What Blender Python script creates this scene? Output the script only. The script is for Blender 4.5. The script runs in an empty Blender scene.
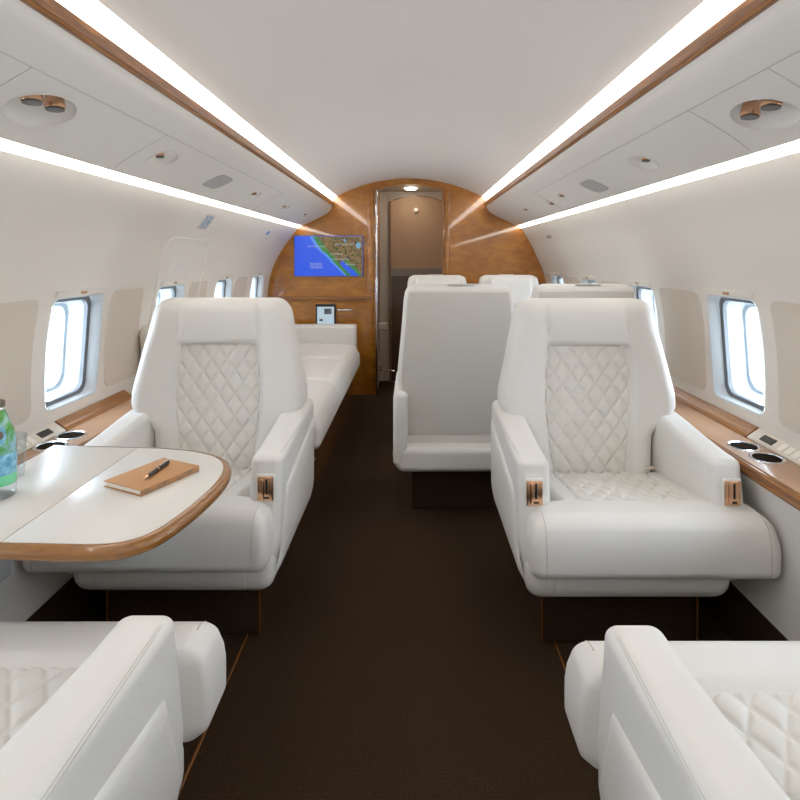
import bpy, bmesh, math, random
from mathutils import Vector
random.seed(7)
sc = bpy.context.scene
C = sc.collection
PI = math.pi
CAMX, CAMZ, F, VX, VY = 0.04, 1.17, 560.0, 412.0, 258.0

def P(px, py, z):
    """point on the horizontal plane z that the pixel looks at"""
    D = (CAMZ - z) * F / (py - VY)
    return Vector((CAMX + (px - VX) / F * D, D, z))

# ---------------------------------------------------------------- materials
MATS = {}
def mat(name, col, rough=.5, metal=0, bump=0, bscale=60, coat=0, emit=None, estr=0, spec=None):
    m = bpy.data.materials.new(name); m.use_nodes = True
    n = m.node_tree.nodes; l = m.node_tree.links; b = n['Principled BSDF']
    b.inputs['Base Color'].default_value = (*col, 1)
    b.inputs['Roughness'].default_value = rough
    b.inputs['Metallic'].default_value = metal
    if coat:
        b.inputs['Coat Weight'].default_value = coat; b.inputs['Coat Roughness'].default_value = .04
    if spec is not None: b.inputs['Specular IOR Level'].default_value = spec
    if emit:
        b.inputs['Emission Color'].default_value = (*emit, 1); b.inputs['Emission Strength'].default_value = estr
    if bump:
        t = n.new('ShaderNodeTexCoord'); no = n.new('ShaderNodeTexNoise'); bp = n.new('ShaderNodeBump')
        no.inputs['Scale'].default_value = bscale; no.inputs['Detail'].default_value = 5
        bp.inputs['Strength'].default_value = bump; bp.inputs['Distance'].default_value = .004
        l.new(t.outputs['Object'], no.inputs['Vector']); l.new(no.outputs['Fac'], bp.inputs['Height'])
        l.new(bp.outputs['Normal'], b.inputs['Normal'])
    MATS[name] = m
    return m

def ramp_noise(m, scale, cols, vec_scale=(1, 1, 1), detail=4, dist=0, kind='noise'):
    n = m.node_tree.nodes; l = m.node_tree.links; b = n['Principled BSDF']
    t = n.new('ShaderNodeTexCoord'); mp = n.new('ShaderNodeMapping'); mp.inputs['Scale'].default_value = vec_scale
    l.new(t.outputs['Object'], mp.inputs['Vector'])
    if kind == 'wave':
        w = n.new('ShaderNodeTexWave'); w.inputs['Scale'].default_value = scale; w.inputs['Distortion'].default_value = dist
        w.inputs['Detail'].default_value = detail; w.inputs['Detail Scale'].default_value = 1.6
        w.bands_direction = 'X'; out = w.outputs['Fac']; l.new(mp.outputs[0], w.inputs['Vector'])
    else:
        w = n.new('ShaderNodeTexNoise'); w.inputs['Scale'].default_value = scale; w.inputs['Detail'].default_value = detail
        w.inputs['Distortion'].default_value = dist; out = w.outputs['Fac']; l.new(mp.outputs[0], w.inputs['Vector'])
    r = n.new('ShaderNodeValToRGB'); e = r.color_ramp.elements
    for i, (p, c) in enumerate(cols):
        el = e[i] if i < 2 else e.new(p)
        el.position = p; el.color = (*c, 1)
    l.new(out, r.inputs[0]); l.new(r.outputs[0], b.inputs['Base Color'])
    return m

leather = mat('white_leather', (.78, .77, .745), .42, bump=.12, bscale=260)
leather2 = mat('quilted_leather', (.76, .745, .71), .45, bump=.12, bscale=260)
seamm = mat('stitching_thread', (.58, .56, .52), .7)
threadm = mat('quilting_thread', (.56, .535, .49), .7)
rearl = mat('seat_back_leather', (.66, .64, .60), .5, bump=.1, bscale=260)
wallm = mat('wall_liner', (.78, .74, .69), .55, bump=.05, bscale=200)
ceilm = mat('ceiling_fabric', (.79, .745, .705), .7, bump=.05, bscale=90)
binm = mat('overhead_panel_paint', (.76, .735, .70), .5)
lowm = mat('lower_side_panel', (.80, .78, .75), .5)
insm = mat('beige_insert', (.66, .59, .52), .75, bump=.1, bscale=300)
carpet = mat('brown_carpet', (.03, .02, .013), .95, bump=1.0, bscale=350, spec=.1)
ramp_noise(carpet, 220, [(.3, (.028, .0155, .0078)), (.7, (.062, .037, .020))])
wood = mat('wood_trim', (.4, .17, .05), .3, coat=.3)
ramp_noise(wood, 9, [(0, (.15, .052, .010)), (.5, (.28, .108, .022)), (1, (.38, .160, .040))], (6, .5, 6), 6, 5, 'wave')
woodt = mat('table_edge_wood', (.4, .17, .05), .25, coat=.5)
ramp_noise(woodt, 26, [(0, (.12, .045, .010)), (.42, (.26, .108, .025)), (1, (.38, .175, .052))], (.6, 1, 5), 5, 2.0)
burl = mat('lacquered_bulkhead_veneer', (.35, .13, .02), .22, coat=1)
ramp_noise(burl, 5, [(.2, (.23, .078, .007)), (.5, (.35, .130, .011)), (.8, (.50, .20, .020))], (1, 1, 2.2), 8, 1.5)
tan = mat('tan_ledge_inlay', (.43, .25, .145), .42, coat=.15, bump=.05, bscale=300)
tanleather = mat('tan_door_leather', (.42, .27, .165), .6, bump=.1, bscale=200)
darkwood = mat('dark_door_veneer', (.17, .068, .02), .25, coat=.7)
deepwood = mat('deep_brown_veneer', (.075, .032, .012), .3, coat=.6)
greyband = mat('grey_door_band', (.23, .20, .17), .5)
headerm = mat('beige_header', (.52, .46, .38), .6)
copper = mat('copper', (.80, .48, .30), .22, 1)
chrome = mat('chrome', (.8, .8, .8), .12, 1)
black = mat('black_plastic', (.012, .011, .01), .35)
darkin = mat('dark_well_lining', (.02, .013, .009), .95, spec=.05)  # lining colour, also painted in for the shade of the open cup wells
gasket = mat('window_gasket', (.13, .14, .15), .4)
framew = mat('window_reveal', (.40, .41, .41), .5)
ringm = mat('outer_window_rim', (.50, .60, .68), .3)
tabletop = mat('table_white_leather', (.74, .72, .685), .32, bump=.06, bscale=300)
grille = mat('grey_speaker_cloth', (.42, .42, .41), .8, bump=.3, bscale=500)
seamg = mat('panel_gap', (.50, .48, .45), .8)
lightm = mat('ceiling_light_lens', (1, 1, 1), .5, emit=(1, .98, .945), estr=9.0)
covem = mat('cove_light_lens', (1, 1, 1), .5, emit=(1, .95, .87), estr=11.0)
spotm = mat('lit_downlight', (1, 1, 1), .5, emit=(1, .9, .75), estr=50)
nbm = mat('notebook_cover', (.50, .255, .105), .55, bump=.2, bscale=250)
nbedge = mat('notebook_spine', (.36, .19, .08), .5)
ramp_noise(nbedge, 60, [(.35, (.22, .13, .08)), (.6, (.42, .20, .07))])
paper = mat('paper', (.82, .80, .76), .8)
signm = mat('blue_grey_sign', (.35, .42, .50), .5)
ramp_noise(signm, 90, [(.4, (.20, .30, .44)), (.6, (.60, .63, .66))])
signb = mat('small_blue_sign', (.12, .32, .75), .5)
signw = mat('sign_border', (.70, .62, .54), .5)
switchm = mat('switch_panel', (.72, .66, .58), .4)
keym = mat('switch_keys', (.88, .85, .80), .4)
floorm = carpet

def emat(name, col, s=1.0, ramp=None, scale=30):
    m = mat(name, (0.01, .01, .01), .3, emit=col, estr=s)
    if ramp:
        n = m.node_tree.nodes; l = m.node_tree.links
        t = n.new('ShaderNodeTexCoord'); w = n.new('ShaderNodeTexNoise'); w.inputs['Scale'].default_value = scale
        w.inputs['Detail'].default_value = 6; l.new(t.outputs['Object'], w.inputs['Vector'])
        r = n.new('ShaderNodeValToRGB'); e = r.color_ramp.elements
        for i, (p, c) in enumerate(ramp):
            el = e[i] if i < 2 else e.new(p)
            el.position = p; el.color = (*c, 1)
        l.new(w.outputs['Fac'], r.inputs[0]); l.new(r.outputs[0], n['Principled BSDF'].inputs['Emission Color'])
    return m
SCR = .62
m_ocean = emat('map_ocean', (.03, .13, 1.0), SCR * 1.3)
m_shallow = emat('map_shallow_water', (.12, .36, 1.0), SCR * 1.3)
m_land = emat('map_land', (.3, .15, .05), SCR, [(.38, (.05, .12, .02)), (.47, (.34, .15, .04)), (.54, (.45, .33, .13)), (.62, (.06, .06, .05))], 38)
m_green = emat('map_green_coast', (.02, .38, .10), SCR, [(.4, (.01, .30, .08)), (.6, (.12, .42, .07))], 40)
m_lake = emat('map_lake', (.25, .62, .9), SCR)
m_text = emat('map_lettering', (.75, .85, 1), SCR)
m_tab = emat('tablet_screen', (.62, .78, .88), .8)

def glassmat(name, tint, ior=1.45, rough=0.0, mixw=.0):
    m = bpy.data.materials.new(name); m.use_nodes = True
    n = m.node_tree.nodes; l = m.node_tree.links; n.remove(n['Principled BSDF'])
    out = n['Material Output']
    tr = n.new('ShaderNodeBsdfTransparent'); tr.inputs[0].default_value = (*tint, 1)
    gl = n.new('ShaderNodeBsdfGlossy'); gl.inputs['Roughness'].default_value = .02
    lw = n.new('ShaderNodeLayerWeight'); lw.inputs[0].default_value = .5
    pw = n.new('ShaderNodeMath'); pw.operation = 'POWER'; l.new(lw.outputs['Facing'], pw.inputs[0]); pw.inputs[1].default_value = 4
    fr = n.new('ShaderNodeMath'); fr.operation = 'MULTIPLY_ADD'; l.new(pw.outputs[0], fr.inputs[0])
    fr.inputs[1].default_value = (ior - 1) * 1.6; fr.inputs[2].default_value = (ior - 1) * .09
    mx = n.new('ShaderNodeMixShader')
    l.new(fr.outputs[0], mx.inputs[0]); l.new(tr.outputs[0], mx.inputs[1]); l.new(gl.outputs[0], mx.inputs[2])
    l.new(mx.outputs[0], out.inputs[0])
    return m
pane = glassmat('window_glass', (.98, .99, 1.0), 1.06)
clear = bpy.data.materials.new('clear_glass'); clear.use_nodes = True
_b = clear.node_tree.nodes['Principled BSDF']
_b.inputs['Base Color'].default_value = (.96, .98, .98, 1); _b.inputs['Transmission Weight'].default_value = 1
_b.inputs['Roughness'].default_value = .01; _b.inputs['IOR'].default_value = 1.45
clear2 = glassmat('thin_clear_glass', (.93, .96, .97), 1.45)
bottle_m = mat('bottle_print', (.1, .4, .15), .12, coat=.5)
ramp_noise(bottle_m, 22, [(.30, (.05, .07, .035)), (.42, (.06, .25, .05)), (.52, (.09, .36, .08)), (.63, (.30, .55, .70))], (1, 1, 1), 3, .6)
bottle_b = mat('bottle_blue_label', (.12, .42, .62), .2, coat=.5)
ramp_noise(bottle_b, 70, [(.4, (.10, .36, .58)), (.62, (.25, .58, .75))])
bottle_g = mat('bottle_mint_label', (.15, .60, .32), .2, coat=.5)
cap_m = mat('bottle_cap', (.14, .12, .09), .5)

# ---------------------------------------------------------------- mesh helpers
def link(name, me, m, parent=None, smooth=True, ang=35):
    for p in me.polygons: p.use_smooth = smooth
    if smooth: me.set_sharp_from_angle(angle=math.radians(ang))
    if m and not me.materials: me.materials.append(m)
    o = bpy.data.objects.new(name, me); C.objects.link(o)
    if parent: o.parent = parent
    return o

class MB:
    def __init__(s): s.v = []; s.f = []
    def add(s, v, f):
        k = len(s.v); s.v += [tuple(a) for a in v]; s.f += [tuple(i + k for i in q) for q in f]; return s
    def build(s, name, m, parent=None, smooth=True, ang=35):
        me = bpy.data.meshes.new(name); me.from_pydata(s.v, [], s.f); me.validate()
        bm = bmesh.new(); bm.from_mesh(me); bmesh.ops.recalc_face_normals(bm, faces=bm.faces); bm.to_mesh(me); bm.free()
        return link(name, me, m, parent, smooth, ang)
    # rounded box, densely gridded, with an optional deformation
    def rbox(s, c, size, r, n=(6, 6, 6), k=4, fn=None):
        h = [q / 2 for q in size]; r = min(r, min(h) * .999)
        ax = []
        for i in range(3):
            a = h[i] - r
            e = [r * math.tan(PI / 4 * j / k) for j in range(1, k + 1)]
            mid = [-a + 2 * a * j / n[i] for j in range(n[i] + 1)] if a > 1e-5 else [0.0]
            ax.append([-a - q for q in reversed(e)] + mid + [a + q for q in e])
        idx = {}; V = []; Fs = []
        def vid(i, j, l):
            key = (i, j, l)
            if key in idx: return idx[key]
            p = [ax[0][i], ax[1][j], ax[2][l]]
            q = [max(-(h[t] - r), min(h[t] - r, p[t])) for t in range(3)]
            d = [p[t] - q[t] for t in range(3)]; L = math.sqrt(sum(t * t for t in d)) or 1
            p = [q[t] + d[t] / L * r + c[t] for t in range(3)]
            if fn: p = fn(*p)
            V.append(tuple(p)); idx[key] = len(V) - 1; return idx[key]
        N = [len(a) - 1 for a in ax]
        for d in range(3):
            u, w = [(1, 2), (2, 0), (0, 1)][d]
            for side in (0, N[d]):
                for a in range(N[u]):
                    for b in range(N[w]):
                        def g(x, y):
                            t = [0, 0, 0]; t[d] = side; t[u] = x; t[w] = y; return vid(*t)
                        q = (g(a, b), g(a + 1, b), g(a + 1, b + 1), g(a, b + 1))
                        Fs.append(q if side else q[::-1])
        return s.add(V, Fs)
    def box(s, lo, hi):
        x0, y0, z0 = lo; x1, y1, z1 = hi
        v = [(x0, y0, z0), (x1, y0, z0), (x1, y1, z0), (x0, y1, z0), (x0, y0, z1), (x1, y0, z1), (x1, y1, z1), (x0, y1, z1)]
        return s.add(v, [(3, 2, 1, 0), (4, 5, 6, 7), (0, 1, 5, 4), (1, 2, 6, 5), (2, 3, 7, 6), (3, 0, 4, 7)])
    # closed profile (x,z) swept along y
    def sweep(s, prof, y0, y1, ny=1):
        n = len(prof); v = []; f = []
        for j in range(ny + 1):
            y = y0 + (y1 - y0) * j / ny
            v += [(x, y, z) for x, z in prof]
        for j in range(ny):
            for i in range(n):
                a = j * n + i; b = j * n + (i + 1) % n
                f.append((a, b, b + n, a + n))
        f.append(tuple(range(n))[::-1]); f.append(tuple(ny * n + i for i in range(n)))
        return s.add(v, f)
    def loft(s, rings, cap0=True, cap1=True):
        n = len(rings[0]); v = [p for r in rings for p in r]; f = []
        for j in range(len(rings) - 1):
            for i in range(n):
                a = j * n + i; b = j * n + (i + 1) % n
                f.append((a, b, b + n, a + n))
        if cap0: f.append(tuple(range(n))[::-1])
        if cap1: f.append(tuple((len(rings) - 1) * n + i for i in range(n)))
        return s.add(v, f)
    def lathe(s, c, prof, n=32, cap0=False, cap1=False):
        rings = [[(c[0] + r * math.cos(2 * PI * i / n), c[1] + r * math.sin(2 * PI * i / n), c[2] + z) for i in range(n)] for r, z in prof]
        return s.loft(rings, cap0, cap1)
    def tube(s, pts, r, n=8, closed=False):
        pts = [Vector(p) for p in pts]; rings = []
        for i, p in enumerate(pts):
            a = pts[i - 1] if (i or closed) else p; b = pts[(i + 1) % len(pts)] if (i < len(pts) - 1 or closed) else p
            t = (b - a).normalized(); u = t.cross(Vector((0, 0, 1)))
            if u.length < .1: u = t.cross(Vector((1, 0, 0)))
            u.normalize(); w = t.cross(u)
            rings.append([tuple(p + (u * math.cos(2 * PI * k / n) + w * math.sin(2 * PI * k / n)) * r) for k in range(n)])
        if closed: rings.append(rings[0]); return s.loft(rings, False, False)
        return s.loft(rings)

def empty(name, loc=(0, 0, 0), rz=0, label=None, cat=None, group=None, parent=None):
    o = bpy.data.objects.new(name, None); C.objects.link(o); o.location = loc; o.rotation_euler = (0, 0, rz)
    o.empty_display_size = .1
    if parent: o.parent = parent
    return tag(o, label, cat, group)
def tag(o, label=None, cat=None, group=None, kind=None):
    if label: o['label'] = label
    if cat: o['category'] = cat
    if group: o['group'] = group
    if kind: o['kind'] = kind
    return o
def copy_tree(o, parent=None):
    c = o.copy(); C.objects.link(c)
    if parent: c.parent = parent
    for ch in list(o.children): copy_tree(ch, c)
    return c
def st(o): o['kind'] = 'structure'; return o

def catmull(pts, n=6, closed=False):
    out = []; N = len(pts); R = range(N) if closed else range(N - 1)
    for i in R:
        if closed: p0, p1, p2, p3 = pts[i - 1], pts[i], pts[(i + 1) % N], pts[(i + 2) % N]
        else: p0, p1, p2, p3 = pts[max(i - 1, 0)], pts[i], pts[i + 1], pts[min(i + 2, N - 1)]
        for k in range(n):
            t = k / n
            out.append(tuple(.5 * (2 * b + (c - a) * t + (2 * a - 5 * b + 4 * c - d) * t * t + (-a + 3 * b - 3 * c + d) * t ** 3)
                             for a, b, c, d in zip(p0, p1, p2, p3)))
    if not closed: out.append(tuple(pts[-1]))
    return out
def lerp(tab, z):
    if z <= tab[0][0]: return tab[0][1]
    for (a, b), (c, d) in zip(tab, tab[1:]):
        if z <= c: return b + (d - b) * (z - a) / (c - a)
    return tab[-1][1]
def sm(a, b, x):
    t = max(0, min(1, (x - a) / (b - a))); return t * t * (3 - 2 * t)
def rrect(cu, cv, hu, hv, r, n=6):
    out = []
    for sx, sy, a0 in ((1, 1, 0), (-1, 1, 90), (-1, -1, 180), (1, -1, 270)):
        for i in range(n + 1):
            a = math.radians(a0 + 90 * i / n)
            out.append((cu + sx * (hu - r) + r * math.cos(a), cv + sy * (hv - r) + r * math.sin(a)))
    return out

# ---------------------------------------------------------------- the cabin shell
Y0, YB = -2.6, 4.79
WALL = catmull([(1.185, .50), (1.195, .60), (1.20, .75), (1.19, .91), (1.157, 1.067), (1.073, 1.238), (.975, 1.37), (.935, 1.425), (.88, 1.50), (.80, 1.60)], 5)
WT = sorted((z, x) for x, z in WALL)
def WX(z): return lerp(WT, z)
def RX(s, z): return .036 * sm(1.15, 1.42, z) if s > 0 else 0
def offs(prof, d):
    out = []
    for i, p in enumerate(prof):
        a = Vector(prof[max(i - 1, 0)]); b = Vector(prof[min(i + 1, len(prof) - 1)])
        t = (b - a).normalized(); out.append((p[0] + t.y * d, p[1] - t.x * d))
    return out
LOWER = catmull([(1.014, .545), (1.030, .50), (1.044, .42), (1.044, .30), (1.024, .168)], 5)

def boolean(o, cut):
    md = o.modifiers.new('b', 'BOOLEAN'); md.operation = 'DIFFERENCE'; md.object = cut; md.solver = 'EXACT'
    dg = bpy.context.evaluated_depsgraph_get(); dg.update()
    me = bpy.data.meshes.new_from_object(o.evaluated_get(dg))
    o.modifiers.clear(); o.data = me
    for p in me.polygons: p.use_smooth = True
    me.set_sharp_from_angle(angle=math.radians(35))
    cm = cut.data; bpy.data.objects.remove(cut); bpy.data.meshes.remove(cm)

WZ, WH, WW = .838, .193, .155          # window centre height, half height, half width
def win_ys(s): return [(1.995 + (0.05 if s < 0 else 0)) + .79 * k for k in range(-5, 4)]
FIRST_SEEN = 0
def wallpoly(s, inner, off):
    return inner + off[::-1]
nwin = 0
for s, side in ((-1, 'left'), (1, 'right')):
    prof = WALL; out = offs(WALL, .03)
    poly = [(s * (x + RX(s, z)), z) for x, z in prof] + [(s * (x + RX(s, z)), z) for x, z in out[::-1]]
    w = st(MB().sweep(poly, Y0, YB + .02).build('wall_' + side, wallm))
    cut = MB()
    for y in win_ys(s):
        ring = rrect(y, WZ, WW, WH, .035)
        cut.loft([[(s * 1.0, u, v) for u, v in ring], [(s * 1.4, u, v) for u, v in ring]])
    boolean(w, cut.build('cut', None))
    lo = LOWER; lo2 = LOWER
    poly = [(s * x, z) for x, z in lo] + [(s * (x + .03), z) for x, z in lo[::-1]]
    MB().sweep(poly, Y0, 2.36).build('lower_panel', lowm, w)
    MB().box((min(s * 1.19, s * 1.24), 2.37, 0), (max(s * 1.19, s * 1.24), YB, .56)).build('lower_panel', lowm, w, False)
    MB().box((min(s * 1.02, s * 1.24), 2.355, 0), (max(s * 1.02, s * 1.24), 2.375, .56)).build('end_panel', lowm, w, False)
    MB().box((min(s * 1.018, s * 1.06), Y0, 0), (max(s * 1.018, s * 1.06), 2.36, .17)).build('kick_panel', carpet, w, False)
    # beige insert panels between the windows
    for y in win_ys(s):
        a, b = y + WW + .05, y + .79 - WW - (.15 if s < 0 and y > 1.5 else .07)
        if b > YB: b = YB - .02
        if a > YB - .1 or b < -.3: continue
        ring = rrect((a + b) / 2, .842, (b - a) / 2, .195, .035, 5)
        mb = MB(); zs = [.647 + q for q in (0, .001, .004, .008, .014, .020, .028, .035, .08, .13, .18, .23, .28, .33, .355, .362, .370, .376, .382, .386, .389, .39)]
        # grid patch that follows the wall
        rows = []
        for z in zs:
            e = 0
            dz = min(z - zs[0], zs[-1] - z)
            if dz < .035: e = .035 - math.sqrt(max(0, .035 ** 2 - (.035 - dz) ** 2))
            rows.append((z, a + e, b - e))
        front = [[(s * (WX(z) - .004), p, z) for p in (y0_, y0_ + .004, y1_ - .004, y1_)] for z, y0_, y1_ in rows]
        v = []; f = []
        for r_ in front:
            v += [(s * (abs(r_[0][0]) + .0045), r_[0][1], r_[0][2]), r_[1], r_[2], (s * (abs(r_[3][0]) + .0045), r_[3][1], r_[3][2])]
        for i in range(len(rows) - 1):
            for j in range(3):
                q = i * 4 + j; f.append((q, q + 1, q + 5, q + 4))
        mb.add(v, f).build('insert_panel', insm, w)
    for y in win_ys(s):
        if y < -.4: pass
        nwin += 1
        W = st(empty('window_%d' % nwin)); W['label'] = 'cabin window in the %s wall' % side
        r0 = [(s * (WX(v) - .002), u, v) for u, v in rrect(y, WZ, WW + .001, WH + .001, .036)]
        r1 = [(s * (WX(v) + .004), u, v) for u, v in rrect(y, WZ, WW - .004, WH - .004, .036)]
        r2 = [(s * (WX(v) + .022), u, v) for u, v in rrect(y, WZ + .000, WW - .012, WH - .004, .040)]
        r3 = [(s * (WX(v) + .034), u, v) for u, v in rrect(y, WZ + .001, WW - .016, WH - .006, .045)]
        MB().loft([r0, r1, r2, r3], False, False).build('window_frame', framew, W)
        g0 = [(s * (WX(v) + .033), u, v) for u, v in rrect(y, WZ + .001, WW - .015, WH - .005, .05)]
        g1 = [(s * (WX(v) + .036), u, v) for u, v in rrect(y, WZ + .001, WW - .029, WH - .019, .05)]
        g2 = [(s * (WX(v) + .050), u, v) for u, v in rrect(y, WZ + .001, WW - .030, WH - .020, .05)]
        MB().loft([g0, g1, g2], False, False).build('gasket', gasket, W)
        MB().add([(s * (WX(v) + .046), u, v) for u, v in rrect(y, WZ + .001, WW - .028, WH - .018, .05)], [tuple(range(28))]).build('pane', pane, W, False)
        t0 = [(s * (WX(v) + .050), u, v) for u, v in rrect(y, WZ + .001, WW - .030, WH - .020, .05)]
        t1 = [(s * (WX(v) + .105), u, v) for u, v in rrect(y, WZ + .001, WW - .034, WH - .030, .06)]
        t2 = [(s * (WX(v) + .108), u, v) for u, v in rrect(y, WZ + .001, WW - .046, WH - .042, .06)]
        t3 = [(s * (WX(v) + .125), u, v) for u, v in rrect(y, WZ + .001, WW - .048, WH - .044, .06)]
        MB().loft([t0, t1], False, False).build('outer_reveal', framew, W)
        MB().loft([t1, t2, t3], False, False).build('outer_rim', ringm, W)
        MB().add([(s * (WX(v) + .12), u, v) for u, v in rrect(y, WZ + .001, WW - .047, WH - .043, .06)], [tuple(range(28))]).build('outer_pane', pane, W, False)
        # shade track housing with its little catch
        zt = WZ + WH
        hb = MB()
        rr = [[(s * (WX(zt + q) - t_), u, zt + q) for u in (y - WW + .002, y + WW - .002)] for q, t_ in ((.002, -.002), (.002, .005), (.024, .005), (.026, -.002))]
        hb.add([p for r_ in rr for p in r_], [(0, 1, 3, 2), (2, 3, 5, 4), (4, 5, 7, 6)]).build('shade_housing', wallm, W)
        MB().rbox((s * (WX(zt + .014) - .007), y, zt + .013), (.006, .035, .010), .0029, (1, 1, 1), 3).build('shade_catch', tan, W)

# ceiling
cprof = []
for i in range(33):
    a = math.acos(.602 / 1.25) + (PI - 2 * math.acos(.602 / 1.25)) * i / 32
    cx_ = 1.25 * math.cos(a); cprof.append((cx_ * (1.06 if cx_ > 0 else 1), .6 + 1.25 * math.sin(a)))
poly = cprof + [(x * 1.03, z + .03) for x, z in cprof[::-1]]
st(MB().sweep(poly, Y0, YB + .02).build('ceiling', ceilm))
st(MB().box((-1.4, Y0, -.05), (1.4, YB + .7, 0)).build('floor', floorm, None, False))
st(MB().box((-1.5, Y0 - .05, -.05), (1.5, Y0, 2.0)).build('wall_rear', wallm, None, False))
# floor seams beside the aisle
n = 0
for x in (-.47, .475):
    n += 1
    o = st(MB().rbox((x, 1.05, .002), (.009, 2.5, .008), .003, (1, 1, 1), 2).build('trim_%d' % n, darkwood))

# bulkhead with arched doorway
bk = st(MB().box((-1.4, YB, -.05), (1.4, YB + .04, 2.0)).build('wall_front', burl, None, False))
DX0, DX1 = -.268, .305
dxc, dhw = (DX0 + DX1) / 2, (DX1 - DX0) / 2
def arch(hw, z0, zs, zt, n=16, y=0, xc=dxc):
    pts = [(xc + hw, z0), (xc + hw, zs)]
    for i in range(1, n):
        t = 1 - 2 * i / n
        pts.append((xc + hw * t, zs + (zt - zs) * (1 - t * t)))
    return pts + [(xc - hw, zs), (xc - hw, z0)]
A = arch(dhw, -.1, 1.745, 1.80)
cut = MB().loft([[(x, YB - .1, z) for x, z in A], [(x, YB + .2, z) for x, z in A]]).build('cut', None)
boolean(bk, cut)
for p in bk.data.polygons: p.use_smooth = False
# door frame posts
o = MB().rbox((DX0 + .006, YB - .005, .87), (.016, .03, 1.76), .006, (1, 1, 1), 2).build('trim_3', chrome); st(o)
o = MB().rbox((DX1 - .004, YB - .003, .87), (.012, .022, 1.76), .005, (1, 1, 1), 2).build('trim_4', wood); st(o)
# picture-rail moulding across the bulkhead, left and right of the door
st(MB().rbox((-.76, YB - .006, .83), (.93, .018, .022), .006, (1, 1, 1), 2).rbox((-.76, YB - .006, .805), (.93, .012, .008), .003, (1, 1, 1), 2).build('trim_5', wood))
st(MB().rbox((.79, YB - .006, .95), (.93, .018, .018), .006, (1, 1, 1), 2).build('trim_6', wood))
# vertical lacquered pilaster left of the door
st(MB().rbox((DX0 - .045, YB - .004, .9), (.05, .012, 1.7), .005, (1, 1, 1), 2).build('trim_7', burl))
st(MB().rbox((DX1 + .035, YB - .004, .9), (.04, .012, 1.7), .005, (1, 1, 1), 2).build('trim_8', burl))
# vestibule behind it
v_ = st(MB().box((DX0 - .04, YB + .04, 0), (DX0, 5.4, 2)).box((DX1 + .03, YB + .04, 0), (DX1 + .07, 5.4, 2)).build('wall_vestibule', tanleather, None, False))
st(MB().box((-.5, YB + .04, 1.80), (.5, 5.4, 1.9)).build('trim_9', headerm, None, False))
dh = arch(dhw + .05, 1.6, 1.745, 1.80)
A2 = arch(.245, 0.0, 1.70, 1.755, xc=.085)
b2 = st(MB().box((-.5, 5.33, 0), (.5, 5.38, 1.95)).build('wall_beyond_doorway', headerm, None, False))
d1 = st(MB().loft([[(x, 5.325, z) for x, z in A2], [(x, 5.30, z) for x, z in A2]]).build('door_1', tanleather, None, True, 30))
MB().box((-.155, 5.296, 0.005), (.325, 5.31, 1.0)).build('lower_panel', deepwood, d1, False)
MB().box((-.157, 5.292, 1.0), (.327, 5.31, 1.07)).build('band', greyband, d1, False)
k = MB().lathe((0, 0, 0), [(.001, .026), (.016, .021), (.024, .010), (.024, 0), (.012, -.01)], 20, True, True).build('knob', keym, d1)
k; k.location = (.078, 5.295, 1.62); k.rotation_euler = (PI / 2, 0, 0)
A3 = arch(.255, 0.0, 1.703, 1.76, xc=.085)
A4 = arch(.245, 0.0, 1.70, 1.755, xc=.085)
MB().loft([[(x, 5.328, z) for x, z in A3], [(x, 5.296, z) for x, z in A3], [(x, 5.296, z) for x, z in A4], [(x, 5.328, z) for x, z in A4]], False, False).build('door_frame', darkwood, d1)

o = MB().lathe((0, 0, 0), [(.001, -.008), (.045, -.008), (.05, -.004), (.052, .004)], 28, True, True).build('downlight', spotm)
o.location = (.03, 5.05, 1.797); tag(o, 'small round downlight glowing in the header above the door', 'downlight')
o = MB().rbox((0, 0, 0), (.09, .05, .07), .018, (2, 2, 2), 4).build('padded_shelf', headerm); o.location = (DX0 + .046, 5.0, .56)
tag(o, 'small beige padded block on the left side of the doorway', 'shelf')
hh = empty('floor_latch', (DX0 + .02, 5.1, .17), 0, 'low chrome latch with a round knob just inside the doorway', 'latch')
MB().rbox((0, 0, 0), (.04, .02, .05), .008, (1, 1, 1), 3).build('latch_plate', chrome, hh)
MB().tube([(.01, -.01, 0), (.05, -.04, -.01), (.13, -.05, -.02)], .009, 10).build('lever', chrome, hh)

# ---------------------------------------------------------------- overhead panels, lights
BIN = catmull([(.640, 1.625), (.648, 1.590), (.685, 1.552), (.74, 1.520), (.82, 1.482), (.902, 1.444)], 5)
BT = [(x, z) for x, z in BIN]
def bin_pt(px, py):
    dx = abs(px - VX); sgn = -1 if px < VX else 1
    r = (VY - py) / dx; best = None
    for i in range(len(BIN) - 1):
        for k in range(8):
            t = k / 8; x = BIN[i][0] * (1 - t) + BIN[i + 1][0] * t; z = BIN[i][1] * (1 - t) + BIN[i + 1][1] * t
            x += .036 * (sgn > 0); xr = x - sgn * CAMX; e = abs((z - CAMZ) / xr - r)
            if best is None or e < best[0]: best = (e, x, z, xr, i)
    e, x, z, xr, i = best
    tg = (Vector(BIN[min(i + 1, len(BIN) - 1)]) - Vector(BIN[max(i - 1, 0)])).normalized()
    return Vector((sgn * x, xr * F / dx, z)), Vector((sgn * tg.x, 0, tg.y)), sgn
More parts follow.
